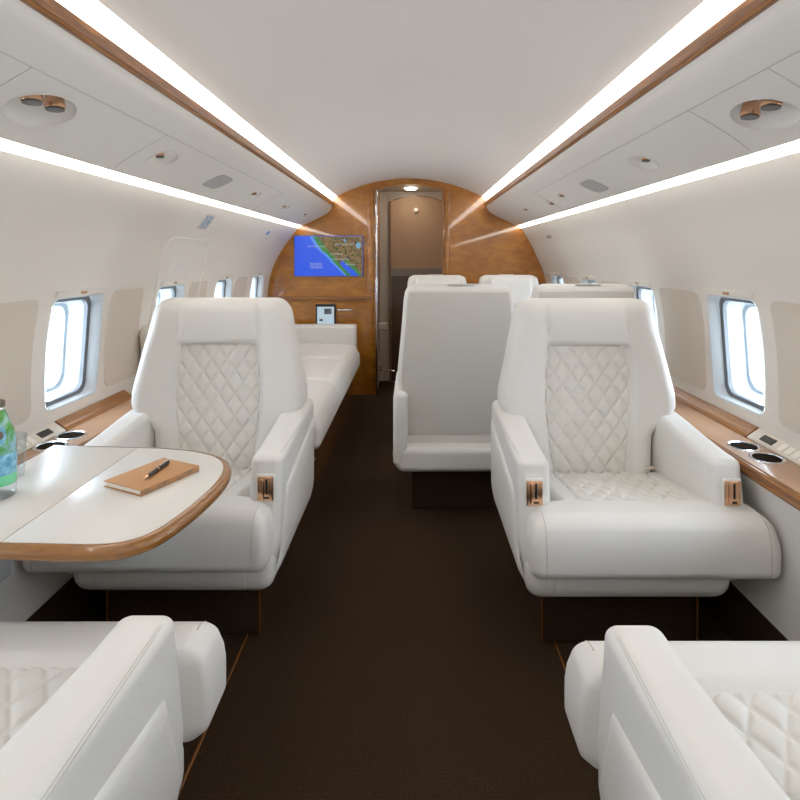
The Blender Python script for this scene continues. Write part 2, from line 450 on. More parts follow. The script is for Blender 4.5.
def dish(px, py, ra, rb, dep, nozz, parent, cutter):
    p, t, sgn = bin_pt(px, py); yv = Vector((0, 1, 0)); nrm = t.cross(yv)
    if nrm.z > 0: nrm = -nrm
    ox = Vector((.036 if sgn > 0 else 0, 0, 0)); p = p - ox
    N = 36; rings = []
    for k in range(1, 12):
        a = PI * k / 12
        rings.append([tuple(p - nrm * dep * math.cos(a) + (t * math.cos(2 * PI * i / N) * ra + yv * math.sin(2 * PI * i / N) * rb) * math.sin(a) ** .7) for i in range(N)])
    cutter.loft(rings, True, True)
    # slim rim round the recess
    ring = [tuple(p + nrm * .0006 + t * math.cos(2 * PI * i / N) * ra * 1.0 + yv * math.sin(2 * PI * i / N) * rb * 1.0) for i in range(N)]
    d = MB().tube(ring, .0016, 6, True).build('air_vent', binm, parent)
    for (nx, ny, r_) in nozz:
        c0, t2, _ = bin_pt(nx, ny); c0 = c0 - ox - Vector((0, 0, .004))
        ax_ = Vector((-.10 * sgn, -.05, -1)).normalized(); u = ax_.cross(yv).normalized(); w = ax_.cross(u)
        def ring(q, h_): return [tuple(c0 + ax_ * h_ + (u * math.cos(2 * PI * i / 20) + w * math.sin(2 * PI * i / 20)) * q) for i in range(20)]
        MB().loft([ring(r_ * .8, -.032), ring(r_, -.012), ring(r_, 0), ring(r_ * .86, .002)], True, True).build('nozzle', copper, d)
        MB().loft([ring(r_ * .93, .0005), ring(r_ * .9, .0045), ring(r_ * .1, .005)], True, True).build('nozzle_face', black, d)
for s, side in ((-1, 'left'), (1, 'right')):
    OX = .036 if s > 0 else 0
    B = empty('overhead_panel', (OX, 0, 0), 0, 'long white curved overhead panel with air vents above the %s windows' % side, 'overhead panel', 'overhead panels along both sides')
    inner = BIN; outer = [(.903, 1.456), (.88, 1.50), (.84, 1.56), (.70, 1.615)]
    poly = [(s * x, z) for x, z in inner] + [(s * x, z) for x, z in outer]
    PNL = MB().sweep(poly, Y0, YB - .002).build('panel', binm, B); cutter = MB()
    tr = [(.628, 1.624), (.628, 1.653), (.634, 1.658), (.646, 1.658), (.652, 1.653), (.652, 1.624), (.646, 1.617), (.634, 1.617)]
    MB().sweep([(s * x, z) for x, z in tr], Y0, YB - .001).build('wood_trim', wood, B)
    tr = [(.650, 1.650), (.66, 1.654), (.75, 1.61), (.74, 1.6)]
    MB().sweep([(s * x, z) for x, z in tr], Y0, YB - .001).build('trim_mount', binm, B)
    # lens of the upper light, then of the cove light under the panel
    le = [(.634, 1.657), (.603, 1.699), (.610, 1.708), (.650, 1.664)]
    L = MB().sweep([(s * x, z) for x, z in le], Y0, YB - .004).build('ceiling_light_strip', lightm)
    L.location.x = OX; tag(L, 'bright white ceiling light strip above the %s wood trim' % side, 'light strip', 'upper light strips')
    le = [(.903, 1.4425), (.937, 1.4245), (.935, 1.432), (.908, 1.452)]
    L = MB().sweep([(s * x, z) for x, z in le], Y0, YB - .004).build('cove_light_strip', covem)
    L.location.x = OX; tag(L, 'glowing cove light strip between %s overhead panel and wall' % side, 'light strip', 'lower cove light strips')
    if s < 0:
        V_ = [(42, 111, .062, .092, .030, [(32, 99, .021), (55, 106, .021)]), (163, 159, .048, .068, .021, [(160, 155, .014)]),
              (255, 195, .035, .055, .010, [(254, 193, .014)]), (286, 207, .032, .050, .009, [(284, 206, .012)]), (306, 215, .030, .05, .009, [(305, 214, .012)])]
        sp = (218, 182); cross = (1.09, 1.69); sx = .70
    else:
        V_ = [(764, 115, .062, .092, .030, [(750, 114, .021), (771, 104, .021)]), (643, 163, .048, .068, .021, [(646, 159, .014)]),
              (563, 197, .034, .050, .010, [(562, 195, .014)]), (551, 203, .030, .045, .009, [(552, 203, .013)]), (527, 210, .032, .050, .009, [(526, 209, .012)])]
        sp = (594, 186); cross = (1.095, 1.41); sx = .70
    for a_ in V_: dish(*a_, B, cutter)
    PNL.parent = None
    boolean(PNL, cutter.build('cut', None)); PNL.parent = B
    p, t, sgn = bin_pt(*sp); p.x -= OX; yv = Vector((0, 1, 0)); nrm = t.cross(yv)
    if nrm.z > 0: nrm = -nrm
    ring = rrect(0, 0, .05, .085, .035, 8)
    MB().loft([[tuple(p + t * a * k_ + yv * b * k_ + nrm * h_) for a, b in ring] for k_, h_ in ((1, -.002), (1, .002), (.94, .003), (.02, .0035))], True, True).build('speaker_grille', grille, B)
    # shadow gaps between the panel sections
    def bz(x): return lerp(BT, x)
    def seam(pts):
        mb = MB(); mb.tube(pts, .0010, 6); return mb.build('panel_seam', seamg, B)
    xs = [.70, .74, .78, .83, .88, .92]
    seam([(s * sx, -2.5, bz(sx) - .0003), (s * sx, 3.2, bz(sx) - .0003)])
    for cy in cross + (3.2,):
        seam([(s * x, cy + .06 * ((x - .7) / .2) ** 2, bz(x) - .0003) for x in xs])

# ---------------------------------------------------------------- side ledges
def ledge(s, side, y0, y1, cups, sw, lab):
    L = empty('side_ledge', (0, 0, 0), 0, lab, 'side ledge')
    pr = [(1.006, .560), (1.004, .548), (1.006, .540), (1.012, .535), (1.03, .535), (1.19, .54), (1.19, .568), (1.02, .572), (1.014, .572), (1.008, .567)]
    MB().sweep([(s * x, z) for x, z in pr], y0, y1).build('wood_shelf', wood, L)
    MB().rbox((s * 1.083, (y0 + y1) / 2, .573), (.125, y1 - y0 - .01, .005), .002, (1, 1, 1), 2).build('tan_inlay', tan, L)
    a, b = sw
    for u0, u1 in ((b + .005, y1), (y0, a - .005)):
        pr = [(1.145, .570), (1.150, .577), (1.170, .592), (1.188, .606), (1.2, .606), (1.2, .565)]
        MB().sweep([(s * x, z) for x, z in pr], u0, u1).build('wood_upstand', wood, L)
    for cx, cy in cups:
        c = (s * cx, cy, .575)
        ch = MB().lathe(c, [(.0385, -.0), (.0385, .003), (.043, .0045), (.048, .003), (.049, -.001)], 40).build('cup_holder_rim', chrome, L)
        MB().lathe(c, [(.0385, .002), (.037, -.004), (.036, -.035), (.002, -.036)], 36, False, True).build('cup_well', darkin, ch)
        # no hole is cut: a dark disc at the rim paints the open well's shade
        MB().lathe(c, [(.0388, .0015), (.001, .0012)], 36, False, True).build('cup_mat', darkin, ch)
    # switch panel leaning against the wall
    S = MB(); S.add([(s * 1.152, a, .577), (s * 1.192, a, .604), (s * 1.192, b, .604), (s * 1.152, b, .577), (s * 1.152, a, .560), (s * 1.197, a, .560), (s * 1.197, b, .560), (s * 1.152, b, .560)],
                    [(0, 1, 2, 3), (4, 7, 6, 5), (0, 4, 5, 1), (3, 2, 6, 7), (0, 3, 7, 4), (1, 5, 6, 2)])
    sp = S.build('switch_panel', switchm, L, False)
    nx = Vector((-s * .027, 0, .052)).normalized() * .002
    def plate(x0, x1, q0, q1, name, m):
        def pt(t, y): return Vector((s * (1.152 + .040 * t), y, .577 + .027 * t))
        v = [pt(x0, q0), pt(x1, q0), pt(x1, q1), pt(x0, q1)]
        MB().add([tuple(p) for p in v] + [tuple(p + nx) for p in v], [(3, 2, 1, 0), (4, 5, 6, 7), (0, 1, 5, 4), (1, 2, 6, 5), (2, 3, 7, 6), (3, 0, 4, 7)]).build(name, m, sp, False)
    plate(.25, .75, b - .11, b - .05, 'display', black)
    for i in range(6):
        q = b - .14 - i * .032
        plate(.2, .8, q - .022, q, 'button', keym)
    return L
ledge(1, 'right', -1.6, 2.51, [(1.085, 1.765), (1.092, 1.66)], (1.50, 1.86), 'wood and tan side ledge with cup holders beside the right-hand seats')
ledge(-1, 'left', -1.6, 2.395, [(1.100, 1.872), (1.100, 1.768)], (1.58, 1.93), 'wood and tan side ledge with cup holders beneath the left windows')

# ---------------------------------------------------------------- club chair
from mathutils.bvhtree import BVHTree
def bvh(o): return BVHTree.FromPolygons([v.co.copy() for v in o.data.vertices], [tuple(p.vertices) for p in o.data.polygons])
def cast(b, org, d):
    h = b.ray_cast(Vector(org), Vector(d).normalized())
    return h[0] if h[0] is not None else None
def quilt(name, parent, umap, u0, u1, v0, v1, hw, A=.0095, du=.060, dv=.084, r=.03, nrm=(0, -1, 0), step=.0027):
    """pillowed diamond quilting; umap(u,v) gives the base point, hw(v) the half width"""
    GR = math.sqrt(1 / du ** 2 + 1 / dv ** 2); TH = set()
    nv = int((v1 - v0) / step); nu = int((u1 - u0) / step); V = []; Fs = []
    for j in range(nv + 1):
        v = v0 + (v1 - v0) * j / nv
        dz = min(v - v0, v1 - v); w = hw(v)
        if dz < r: w -= r - math.sqrt(max(0, r * r - (r - dz) ** 2))
        for i in range(nu + 1):
            u = -w + 2 * w * i / nu
            s_ = u / du + v / dv; t_ = u / du - v / dv
            ds = abs(s_ - round(s_)) / GR; dt = abs(t_ - round(t_)) / GR
            h = .62 * (1 - math.exp(-(ds / .0052) ** 2)) * (1 - math.exp(-(dt / .0052) ** 2)) + .38 * abs(math.sin(PI * s_) * math.sin(PI * t_))
            if i and j and min(ds, dt) < .0007: TH.add(j * (nu + 1) + i)
            e = min(1, min(w - abs(u), dz) / .008)
            b = Vector(umap(u, v)) + Vector(nrm) * (A * h * (.3 + .7 * e) - (1 - e) * .006)
            V.append(tuple(b))
    for j in range(nv):
        for i in range(nu):
            a = j * (nu + 1) + i; Fs.append((a, a + 1, a + nu + 2, a + nu + 1))
    o = MB().add(V, Fs).build(name, leather2, parent, True, 80); o.data.materials.append(threadm)
    for p in o.data.polygons:
        if sum(q in TH for q in p.vertices) >= 3: p.material_index = 1
    return o

def make_club():
    R = empty('club_chair', (0, 0, 0), 0, 'x', 'club chair', 'white leather club chairs around the aisle')
    REC = .06
    # --- backrest
    HW = [(.36, .225), (.54, .235), (.570, .255), (.595, .285), (.615, .305), (.645, .315), (.69, .313), (.80, .288), (.90, .268), (.96, .256), (1.02, .240)]
    QW = [(.40, .128), (.5, .142), (.62, .153), (.75, .152), (.855, .140)]
    def hwf(z): return lerp(HW, z)
    def bfn(x, y, z):
        u = x / .25; x2 = u * hwf(z)
        if y < .0:   # front face relief
            k = sm(0, .05, -y)
            q = lerp(QW, z); ins = sm(q + .012, q - .004, abs(x2)) if True else 0
            ins = (1 - sm(q - .006, q + .012, abs(x2))) * sm(.39, .405, z) * (1 - sm(.850, .866, z))
            bol = .012 * math.sin(PI * min(1, max(0, (abs(x2) - q) / max(.02, hwf(z) - q)))) if abs(x2) > q else 0
            hd = (1 - sm(.138, .146, abs(x2))) * sm(.855, .866, z)
            y -= k * (bol - .026 * ins + .010 * hd * math.sin(PI * min(1, (z - .85) / .16)))
            cr = math.exp(-((abs(x2) - .143) / .0035) ** 2) * sm(.86, .87, z) * .005
            cr += math.exp(-((z - .61 + .02 * abs(x2)) / .0035) ** 2) * .0022 * (abs(x2) > q)
            y += cr * k
            # the wings curl forward
            y -= .030 * sm(.17, .33, abs(x2)) * (1 - sm(.8, .98, z)) * sm(.5, .6, z) * k
        y = y + .245 + (z - .42) * REC
        return (x2, y, z)
    bk = MB().rbox((0, 0, .695), (.50, .13, .65), .050, (44, 2, 60), 6, bfn).build('backrest', leather, R, True, 60)
    quilt('quilted_back_panel', bk, lambda u, v: (u, .245 - .065 + .024 + (v - .42) * REC, v), -.16, .16, .395, .858, lambda v: lerp(QW, v) + .003, r=.012)
    # piping across the shoulder of the back
    # --- seat cushion, T shaped
    def cfn(x, y, z):
        u = x / .348; f = sm(-.165, -.185, y)
        w = .228 + (.340 - .228) * (1 - sm(-.185, -.165, y))
        x2 = u * w
        tq = max(0, (z - .39) / .095)
        x2 -= math.copysign(.028 * tq ** 2.5 * sm(.25, .348, abs(x2)), x2)
        y += .035 * tq ** 2.5 * sm(-.18, -.30, y)
        if z > .41:
            k = sm(.41, .46, z)
            ins = (1 - sm(.158, .170, abs(x2))) * sm(-.165, -.150, y)
            wr = .0022 * math.sin(60 * x2 + 25 * y) * math.exp(-((abs(x2) - .19) / .03) ** 2) * math.exp(-((y + .17) / .03) ** 2)
            z += k * (-.010 * ins + wr + .006 * (1 - sm(-.19, -.13, y))) - k * .045 * max(0, y + .15) / .33
            z -= k * .010 * math.exp(-((abs(x2) - .164) / .004) ** 2) * .4 * sm(-.16, -.15, y)
        return (x2, y, z)
    cu = MB().rbox((0, -.05, .405), (.696, .51, .160), .032, (56, 34, 4), 6, cfn).build('seat_cushion', leather, R, True, 60); cu.location.z = -.026
    quilt('quilted_seat_panel', cu, lambda u, v: (u, v, .4835 - .0070 - .045 * max(0, v + .15) / .33), -.165, .165, -.155, .19, lambda v: .166, nrm=(0, 0, 1), r=.02, A=.008)
    cb = bvh(cu)
    for sg in (-1, 1):
        # seam around the end of the front roll
        pts = []
        for i in range(31):
            y = -.25; a = math.radians(80 + 185 * i / 30)
            h = cast(cb, (sg * .300, y, .40), (sg * .0, math.cos(a), math.sin(a)))
            if h: pts.append(h)
        MB().tube(pts, .0013, 5).build('seam', seamm, cu)
    # --- arms
    for sg in (-1, 1):
        def afn(x, y, z, sg=sg):
            t = (y + .18) / .55                         # 0 front .. 1 rear
            top = .586 + .040 * sm(0, .9, t)
            k = (z - .21) / .38
            z2 = .21 + (top - .21) * k
            y2 = y - .06 * (1 - k) * (1 - t)             # front edge leans forward going down
            if t < .35: z2 += (1 - k) * .06 * (1 - t / .35) ** 2 * 1.0
            x2 = x
            if k < .35: x2 = x - sg * .03 * ((.35 - k) / .35) ** 2   # tuck under
            return (x2, y2, z2)
        c = sg * .278
        ar = MB().rbox((c, .095, .40), (.094, .55, .38), .024, (4, 14, 14), 5, afn).build('armrest', leather, R, True, 60)
        # padded panel on the outer side
        ring = [(.34, .54), (-.145, .475), (-.168, .455), (-.215, .27), (-.20, .235), (.34, .225)]
        ring = []
        for (a, b), (c2, d2) in zip([(.34, .555), (-.13, .48), (-.21, .255), (.34, .245)], [(-.13, .48), (-.21, .255), (.34, .245), (.34, .555)]):
            for i in range(8): ring.append((a + (c2 - a) * i / 8, b + (d2 - b) * i / 8))
        cy = sum(p[0] for p in ring) / len(ring); cz = sum(p[1] for p in ring) / len(ring)
        xo = sg * .3225
        rings = []
        for kk, hh in ((1.0, .0), (.97, .006), (.90, .010), (.75, .012), (.4, .013), (.02, .013)):
            rr_ = []
            for (a, b) in ring:
                z_ = cz + (b - cz) * kk; tuck = .03 * (max(0, .343 - z_) / .133) ** 2
                rr_.append((xo + sg * (hh - tuck), cy + (a - cy) * kk, z_))
            rings.append(rr_)
        MB().loft(rings, True, True).build('side_panel', leather, ar, True, 60)
        ab = bvh(ar)
        for off in (0, .006):
            pts = []
            for i in range(15):
                t = i / 14; y = -.165 + .52 * t
                h = cast(ab, (sg * .278, y, .54), (sg * (1.0 - off * 20), 0, 1.18))
                if h: pts.append(h)
            MB().tube(pts, .0007, 5).build('stitching', seamm, ar)
        # copper belt latch on the front of the arm
        def fy(z): return -.18 - .06 * (1 - (z - .21) / .356)
        y_ = fy(.49) - .006; LZ = .500
        fr = MB()
        fr.rbox((sg * .282, y_, LZ), (.054, .012, .080), .004, (1, 1, 1), 2)
        lt = fr.build('belt_latch', leather, ar)
        MB().rbox((sg * .282, y_ - .005, LZ), (.046, .008, .070), .002, (1, 1, 1), 2).build('latch_plate', copper, ar)
        MB().rbox((sg * .282 + .004, y_ - .0085, LZ + .006), (.006, .004, .044), .0015, (1, 1, 1), 2).rbox((sg * .282, y_ - .0085, LZ - .026), (.024, .004, .006), .0015, (1, 1, 1), 2).build('latch_slot', black, ar)
        MB().rbox((sg * .282 - .008, y_ - .0100, LZ), (.010, .006, .060), .0025, (1, 1, 1), 2).build('latch_rib', copper, ar)
    # --- base shell below the cushion, with a raised front panel
    def sfn(x, y, z):
        k = max(0, (.27 - z) / .07)
        return (x * (1 - .10 * k * k), y + (.05 * k * k if y < 0 else -.04 * k), z)
    MB().rbox((0, .040, .268), (.57, .60, .130), .035, (10, 8, 4), 5, sfn).build('base_shell', leather, R, True, 60)
    fp = MB().rbox((0, -.2535, .275), (.43, .016, .100), .009, (8, 1, 6), 3, lambda x, y, z: (x, y + .05 * max(0, (.27 - z) / .07) ** 2, z)).build('front_panel', leather, R, True, 60)
    MB().rbox((0, -.261, .305), (.060, .006, .010), .0028, (1, 1, 1), 2).build('recline_handle', black, fp)
    # buckle and recline knob
    MB().rbox((-.222, .10, .455), (.018, .022, .016), .004, (1, 1, 1), 2).build('recline_button', copper, R)
    MB().rbox((.195, .15, .440), (.035, .016, .008), .003, (1, 1, 1), 2).build('belt_tab', headerm, R)
    # --- plinth covered in carpet, edged with wood
    MB().rbox((0, .13, .105), (.47, .46, .212), .012, (2, 2, 2), 3).build('plinth', carpet, R)
    MB().rbox((-.236, -.098, .105), (.006, .006, .20), .002, (1, 1, 1), 2).build('plinth_trim', darkwood, R)
    MB().rbox((.236, -.098, .105), (.006, .006, .20), .002, (1, 1, 1), 2).build('plinth_trim', darkwood, R)
    return R
club = make_club()
spots = [((.671, 1.80, 0), 0, 'white quilted club chair facing the camera on the right of the aisle'),
         ((-.668, 1.832, 0), 0, 'white quilted club chair facing the camera behind the white table'),
         ((.671, .725, 0), PI, 'nearest right-hand club chair, seen from behind its arm, quilted seat in the corner'),
         ((-.673, .750, 0), PI, 'nearest left-hand club chair turned away from camera, below the table edge')]
for i, (loc, rz, lab) in enumerate(spots):
    o = club if i == 0 else copy_tree(club)
    o.location = loc; o.rotation_euler = (0, 0, rz); o['label'] = lab
    aisle = (-1, 1, 1, -1)[i]           # which local side looks at the aisle
    for ch in o.children:
        if ch.name.startswith('seat_cushion'): ch.location = ((.030, -.030, .010, -.012)[i], (0, 0, -.03, -.06)[i], (-.026, -.026, -.012, -.012)[i])
        if ch.name[:10] in ('base_shell', 'front_pane'): ch.location.x = aisle * .028
    if i == 1: MB().rbox((.02, -.264, .300), (.33, .012, .020), .005, (1, 1, 1), 2).build('recline_bar', leather, o)
    if i > 1:                       # the two nearest chairs stand with the back reclined further away
        for ch in o.children:
            if ch.name.startswith('backrest'): ch.location.y += .24

# ---------------------------------------------------------------- paired seats seen from behind
def make_pair_seat():
    R = empty('cabin_seat', (0, 0, 0), 0, 'x', 'cabin seat', 'plain white seats in the rear group of four')
    # local: seat faces +y, back surface at y=0
    HW = [(.30, .240), (.52, .262), (.60, .278), (.66, .276), (.85, .258), (1.0, .246), (1.035, .236), (1.05, .215)]
    def bf(x, y, z):
        return (x / .25 * lerp(HW, z), y + (.55 - z) * .10 + .02, z)
    b = MB().rbox((0, .06, .675), (.50, .11, .75), .035, (10, 3, 26), 4, bf).build('backrest', leather, R, True, 60)
    def pf(x, y, z):
        return (x / .25 * (lerp(HW, z) - .016), y + (.55 - z) * .10 + .02, z)
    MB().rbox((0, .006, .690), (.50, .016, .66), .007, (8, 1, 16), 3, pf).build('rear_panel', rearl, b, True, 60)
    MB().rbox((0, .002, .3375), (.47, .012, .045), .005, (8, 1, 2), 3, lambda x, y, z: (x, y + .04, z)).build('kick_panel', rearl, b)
    MB().rbox((.01, .030, 1.0505), (.12, .035, .005), .002, (1, 1, 1), 2, lambda x, y, z: (x, y - .03, z)).build('pull_slot', rearl, b)
    MB().rbox((0, .128, .945), (.36, .07, .20), .03, (4, 2, 4), 4, lambda x, y, z: (x, y + (.55 - z) * .10 + .02, z)).build('headrest', leather, R)
    for sg in (-1, 1):
        MB().rbox((sg * .262, .25, .40), (.065, .56, .33), .024, (2, 4, 4), 4).build('armrest', leather, R)
    MB().rbox((0, .33, .40), (.45, .50, .15), .05, (4, 6, 3), 5).build('seat_cushion', leather, R)
    def sf(x, y, z):
        k = max(0, (.29 - z) / .08)
        return (x * (1 - .08 * k * k), y, z)
    MB().rbox((0, .27, .265), (.592, .60, .115), .03, (6, 4, 4), 4, sf).build('base_shell', leather, R)
    MB().rbox((0, .28, .105), (.42, .40, .212), .012, (1, 1, 1), 2).build('plinth', carpet, R)
    return R
ps = make_pair_seat()
for i, (x, y, rz, sc_, lab) in enumerate([
        (.250, 2.53, 0, 1.0, 'aisle-side white seat whose plain back faces the camera'),
        (.832, 2.56, 0, .95, 'window-side white seat back showing just above the right club chair'),
        (.216, 3.97, PI, .84, 'far white headrest next to the aisle, in front of the wood bulkhead'),
        (.717, 3.97, PI, .84, 'far white headrest next to the windows, in front of the wood bulkhead')]):
    o = ps if i == 0 else copy_tree(ps)
    o.location = (x, y, 0); o.rotation_euler = (0, 0, rz); o['label'] = lab
    o.scale = (sc_, 1, 1)

# ---------------------------------------------------------------- sofa
S = empty('sofa', (-.795, 3.5, 0), 0, 'long cream leather side-facing sofa on a wood base under the left windows', 'sofa')
def sofn(x, y, z):
    if x > .2: x -= .05 * max(0, (z - .38) / .10) ** 2.2 * sm(.2, .42, x)
    if z > .38: z += .018 * math.sin(PI * min(1, max(0, (x + .30) / .70))) - .012 * math.exp(-((x - .12) / .012) ** 2)
    return (x, y, z)
for y0_, y1_ in ((-1.0, -.35), (-.34, .30), (.31, .94)):
    MB().rbox((.055, (y0_ + y1_) / 2, .395), (.74, y1_ - y0_ + .012, .17), .030, (24, 8, 3), 5, sofn).build('seat_cushion', leather, S, True, 60)
    MB().rbox((-.31, (y0_ + y1_) / 2, .66), (.12, y1_ - y0_ - .01, .40), .045, (3, 6, 8), 4, lambda x, y, z: (x - .10 * (z - .5), y, z)).build('back_cushion', leather, S, True, 60)
MB().rbox((.035, 1.03, .48), (.70, .16, .30), .022, (4, 3, 4), 4).build('armrest', leather, S)
MB().rbox((.035, -1.06, .42), (.66, .10, .24), .022, (4, 3, 4), 4).build('armrest', leather, S)
MB().box((-.34, -1.09, 0.0), (.345, 1.10, .325)).build('base', darkwood, S, False)
MB().rbox((.36, -.0, .325), (.02, 2.15, .02), .006, (1, 1, 1), 2).build('base_trim', wood, S)
MB().rbox((.352, -.72, .17), (.012, .03, .012), .004, (1, 1, 1), 2).build('base_knob', chrome, S)

# ---------------------------------------------------------------- table
tp = [(-.985, 1.035), (-.62, 1.020), (-.545, 1.018), (-.490, 1.030), (-.448, 1.070), (-.425, 1.14), (-.411, 1.22), (-.404, 1.31), (-.410, 1.39), (-.435, 1.46), (-.485, 1.515), (-.56, 1.552), (-.66, 1.575), (-.985, 1.600)]
mid = catmull(tp[1:-1], 6)
outl = [tp[0]] + mid + [tp[-1]]
outl = outl  # counter-clockwise starting at the wall side
def inset(pl, d):
    res = []; n_ = len(pl)
    for i, p in enumerate(pl):
        a = Vector(pl[i - 1]); b = Vector(pl[(i + 1) % n_]); q = Vector(p)
        t1 = (q - a).normalized(); t2 = (b - q).normalized()
        n1 = Vector((-t1.y, t1.x)); n2 = Vector((-t2.y, t2.x)); m_ = (n1 + n2); m_.normalize()
        k_ = d / max(.5, m_.dot(n1)); res.append((q.x + m_.x * k_, q.y + m_.y * k_))
    return res
T = empty('table', (-.7, 1.28, 0), 0, 'white-topped fold-out table with a rounded wood edge on the left', 'table')
def tl(pl, z): return [(x + .7, y - 1.28, z) for x, y in pl]
zt = .640
MB().loft([tl(inset(outl, d), z) for d, z in ((.030, zt - .028), (.010, zt - .028), (.003, zt - .024), (0, zt - .018), (0, zt - .010), (.003, zt - .005), (.008, zt - .001), (.014, zt), (.022, zt - .0002))]).build('wood_edge', woodt, T, True, 70)
fold = -.727
ins_ = inset(outl, .020)
def clip(pl, keep):
    res = []
    for i in range(len(pl)):
        a = pl[i - 1]; b = pl[i]; ka, kb = keep(a[0]), keep(b[0])
        if ka != kb:
            t = (lim - a[0]) / (b[0] - a[0]); res.append((lim, a[1] + (b[1] - a[1]) * t))
        if kb: res.append(b)
    return res
lim = fold + .0012; r_ = clip(ins_, lambda x: x > lim)
MB().loft([tl(r_, zt - .004), tl(r_, zt + .0006), tl(inset(r_, .001), zt + .0012)]).build('top_leaf', tabletop, T, True, 50)
lim = fold - .0012; l_ = clip(ins_, lambda x: x < lim)
MB().loft([tl(l_, zt - .004), tl(l_, zt + .0006), tl(inset(l_, .001), zt + .0012)]).build('top_leaf', tabletop, T, True, 50)
MB().rbox((-.08, .02, .592), (.34, .10, .035), .01, (1, 1, 1), 3).rbox((-.245, .02, .50), (.05, .10, .19), .012, (1, 1, 1), 3).build('support_arm', framew, T)
MB().rbox((.02, -.21, .609), (.06, .02, .008), .003, (1, 1, 1), 2).build('release_catch', black, T)

# notebook
NB = [P(104, 481, .655), P(141, 491, .655), P(199, 466, .655), P(163.5, 457.5, .655)]
c = sum(NB, Vector()) / 4
e1 = (NB[2] - NB[1]); e0 = (NB[0] - NB[1])
ang = math.atan2(e1.y, e1.x); Lw = (e1.length + (NB[3] - NB[0]).length) / 2
pn = abs(e0.dot(Vector((-e1.y, e1.x, 0)).normalized()))
N_ = empty('notebook', (c.x, c.y, zt + .0012), ang, 'closed tan leather notebook lying on the white table', 'notebook')
hx, hy = Lw / 2, pn / 2
MB().rbox((0, 0, .0014), (2 * hx, 2 * hy, .0022), .001, (1, 1, 1), 2).rbox((0, 0, .0136), (2 * hx, 2 * hy, .0022), .001, (1, 1, 1), 2).build('cover', nbm, N_)
MB().rbox((.0, -hy + .001, .0075), (2 * hx, .003, .0130), .0012, (1, 1, 1), 2).build('spine', nbedge, N_)
MB().box((-hx + .004, -hy + .002, .0024), (hx - .004, hy - .004, .0126)).build('pages', paper, N_, False)
# pen
a_ = P(143, 478.5, .663); b_ = P(170, 460, .663); d_ = b_ - a_
PN = empty('pen', (a_.x, a_.y, zt + .0012 + .0147 + .0052), math.atan2(d_.y, d_.x), 'black and copper ballpoint pen lying across the tan notebook', 'pen')
Lp = d_.length
def pt(x, r): return [(x, r * math.cos(2 * PI * i / 16), r * math.sin(2 * PI * i / 16)) for i in range(16)]
MB().loft([pt(.018, .0042), pt(Lp * .5, .0050), pt(Lp * .52, .0052), pt(Lp * .9, .0046), pt(Lp * .95, .003)]).build('barrel', black, PN)
MB().loft([pt(0, .0005), pt(.004, .0012), pt(.019, .0042)]).build('tip', copper, PN)
MB().loft([pt(Lp * .5, .0050), pt(Lp * .5, .0054), pt(Lp * .53, .0054), pt(Lp * .53, .005)]).build('ring', copper, PN)
MB().rbox((Lp * .78, 0, .0062), (Lp * .32, .003, .0016), .0007, (1, 1, 1), 2).build('clip', chrome, PN)

# bottle and tumbler at the frame edge
bp = P(-3, 497, zt)
BO = empty('water_bottle', (bp.x, bp.y, zt + .0012), 0, 'green and blue printed sparkling water bottle at the left table end', 'bottle')
MB().lathe((0, 0, 0), [(.002, 0), (.033, 0), (.036, .003), (.0365, .018), (.0365, .030), (.002, .030)], 40, True, True).build('glass_base', clear2, BO)
MB().lathe((0, 0, 0), [(.0362, .030), (.0366, .031), (.0366, .052), (.0362, .053)], 40).build('mint_label', bottle_g, BO)
MB().lathe((0, 0, 0), [(.0362, .053), (.0366, .054), (.0366, .098), (.0362, .099)], 40).build('blue_label', bottle_b, BO)
MB().lathe((0, 0, 0), [(.0363, .098), (.0366, .112), (.0355, .128), (.031, .148), (.0225, .170), (.0165, .186), (.0145, .197)], 40, False, True).build('printed_shoulder', bottle_m, BO)
MB().lathe((0, 0, 0), [(.0150, .190), (.0155, .191), (.0155, .197), (.0145, .200), (.001, .200)], 30, False, True).build('neck_ring', chrome, BO)
MB().lathe((0, 0, 0), [(.0145, .198), (.0150, .200), (.0150, .210), (.0135, .2125), (.001, .2125)], 30, False, True).build('cap', cap_m, BO)
# pale blue oval printed on the shoulder
def shr(z): return lerp([(.098, .0366), (.112, .0368), (.128, .0357), (.148, .0312), (.170, .0227)], z) + .0005
for (rz_, ru, m_, nm) in ((.024, .50, bottle_b, 'oval_emblem'), (.010, .34, cap_m, 'emblem_band')):
    pts = []
    for i in range(24):
        a = 2 * PI * i / 24; z = .142 + rz_ * math.sin(a); th = math.radians(-52) + ru * math.cos(a); q = shr(z) + (.0004 if nm == 'emblem_band' else 0)
        pts.append((q * math.cos(th), q * math.sin(th), z))
    q = shr(.142) + .001; pts.append((q * math.cos(math.radians(-52)), q * math.sin(math.radians(-52)), .142))
    MB().add(pts, [(i, (i + 1) % 24, 24) for i in range(24)]).build(nm, m_, BO)
gp = P(10, 477, zt)
o = MB().lathe((0, 0, 0), [(.001, .0), (.026, .0), (.029, .002), (.031, .02), (.0345, .098), (.0338, .0988), (.0326, .098), (.0292, .022), (.026, .014), (.001, .012)], 40, True, True).build('tumbler', clear2)
o.location = (gp.x, gp.y, zt + .0012); tag(o, 'clear glass tumbler standing behind the green and blue bottle', 'glass')

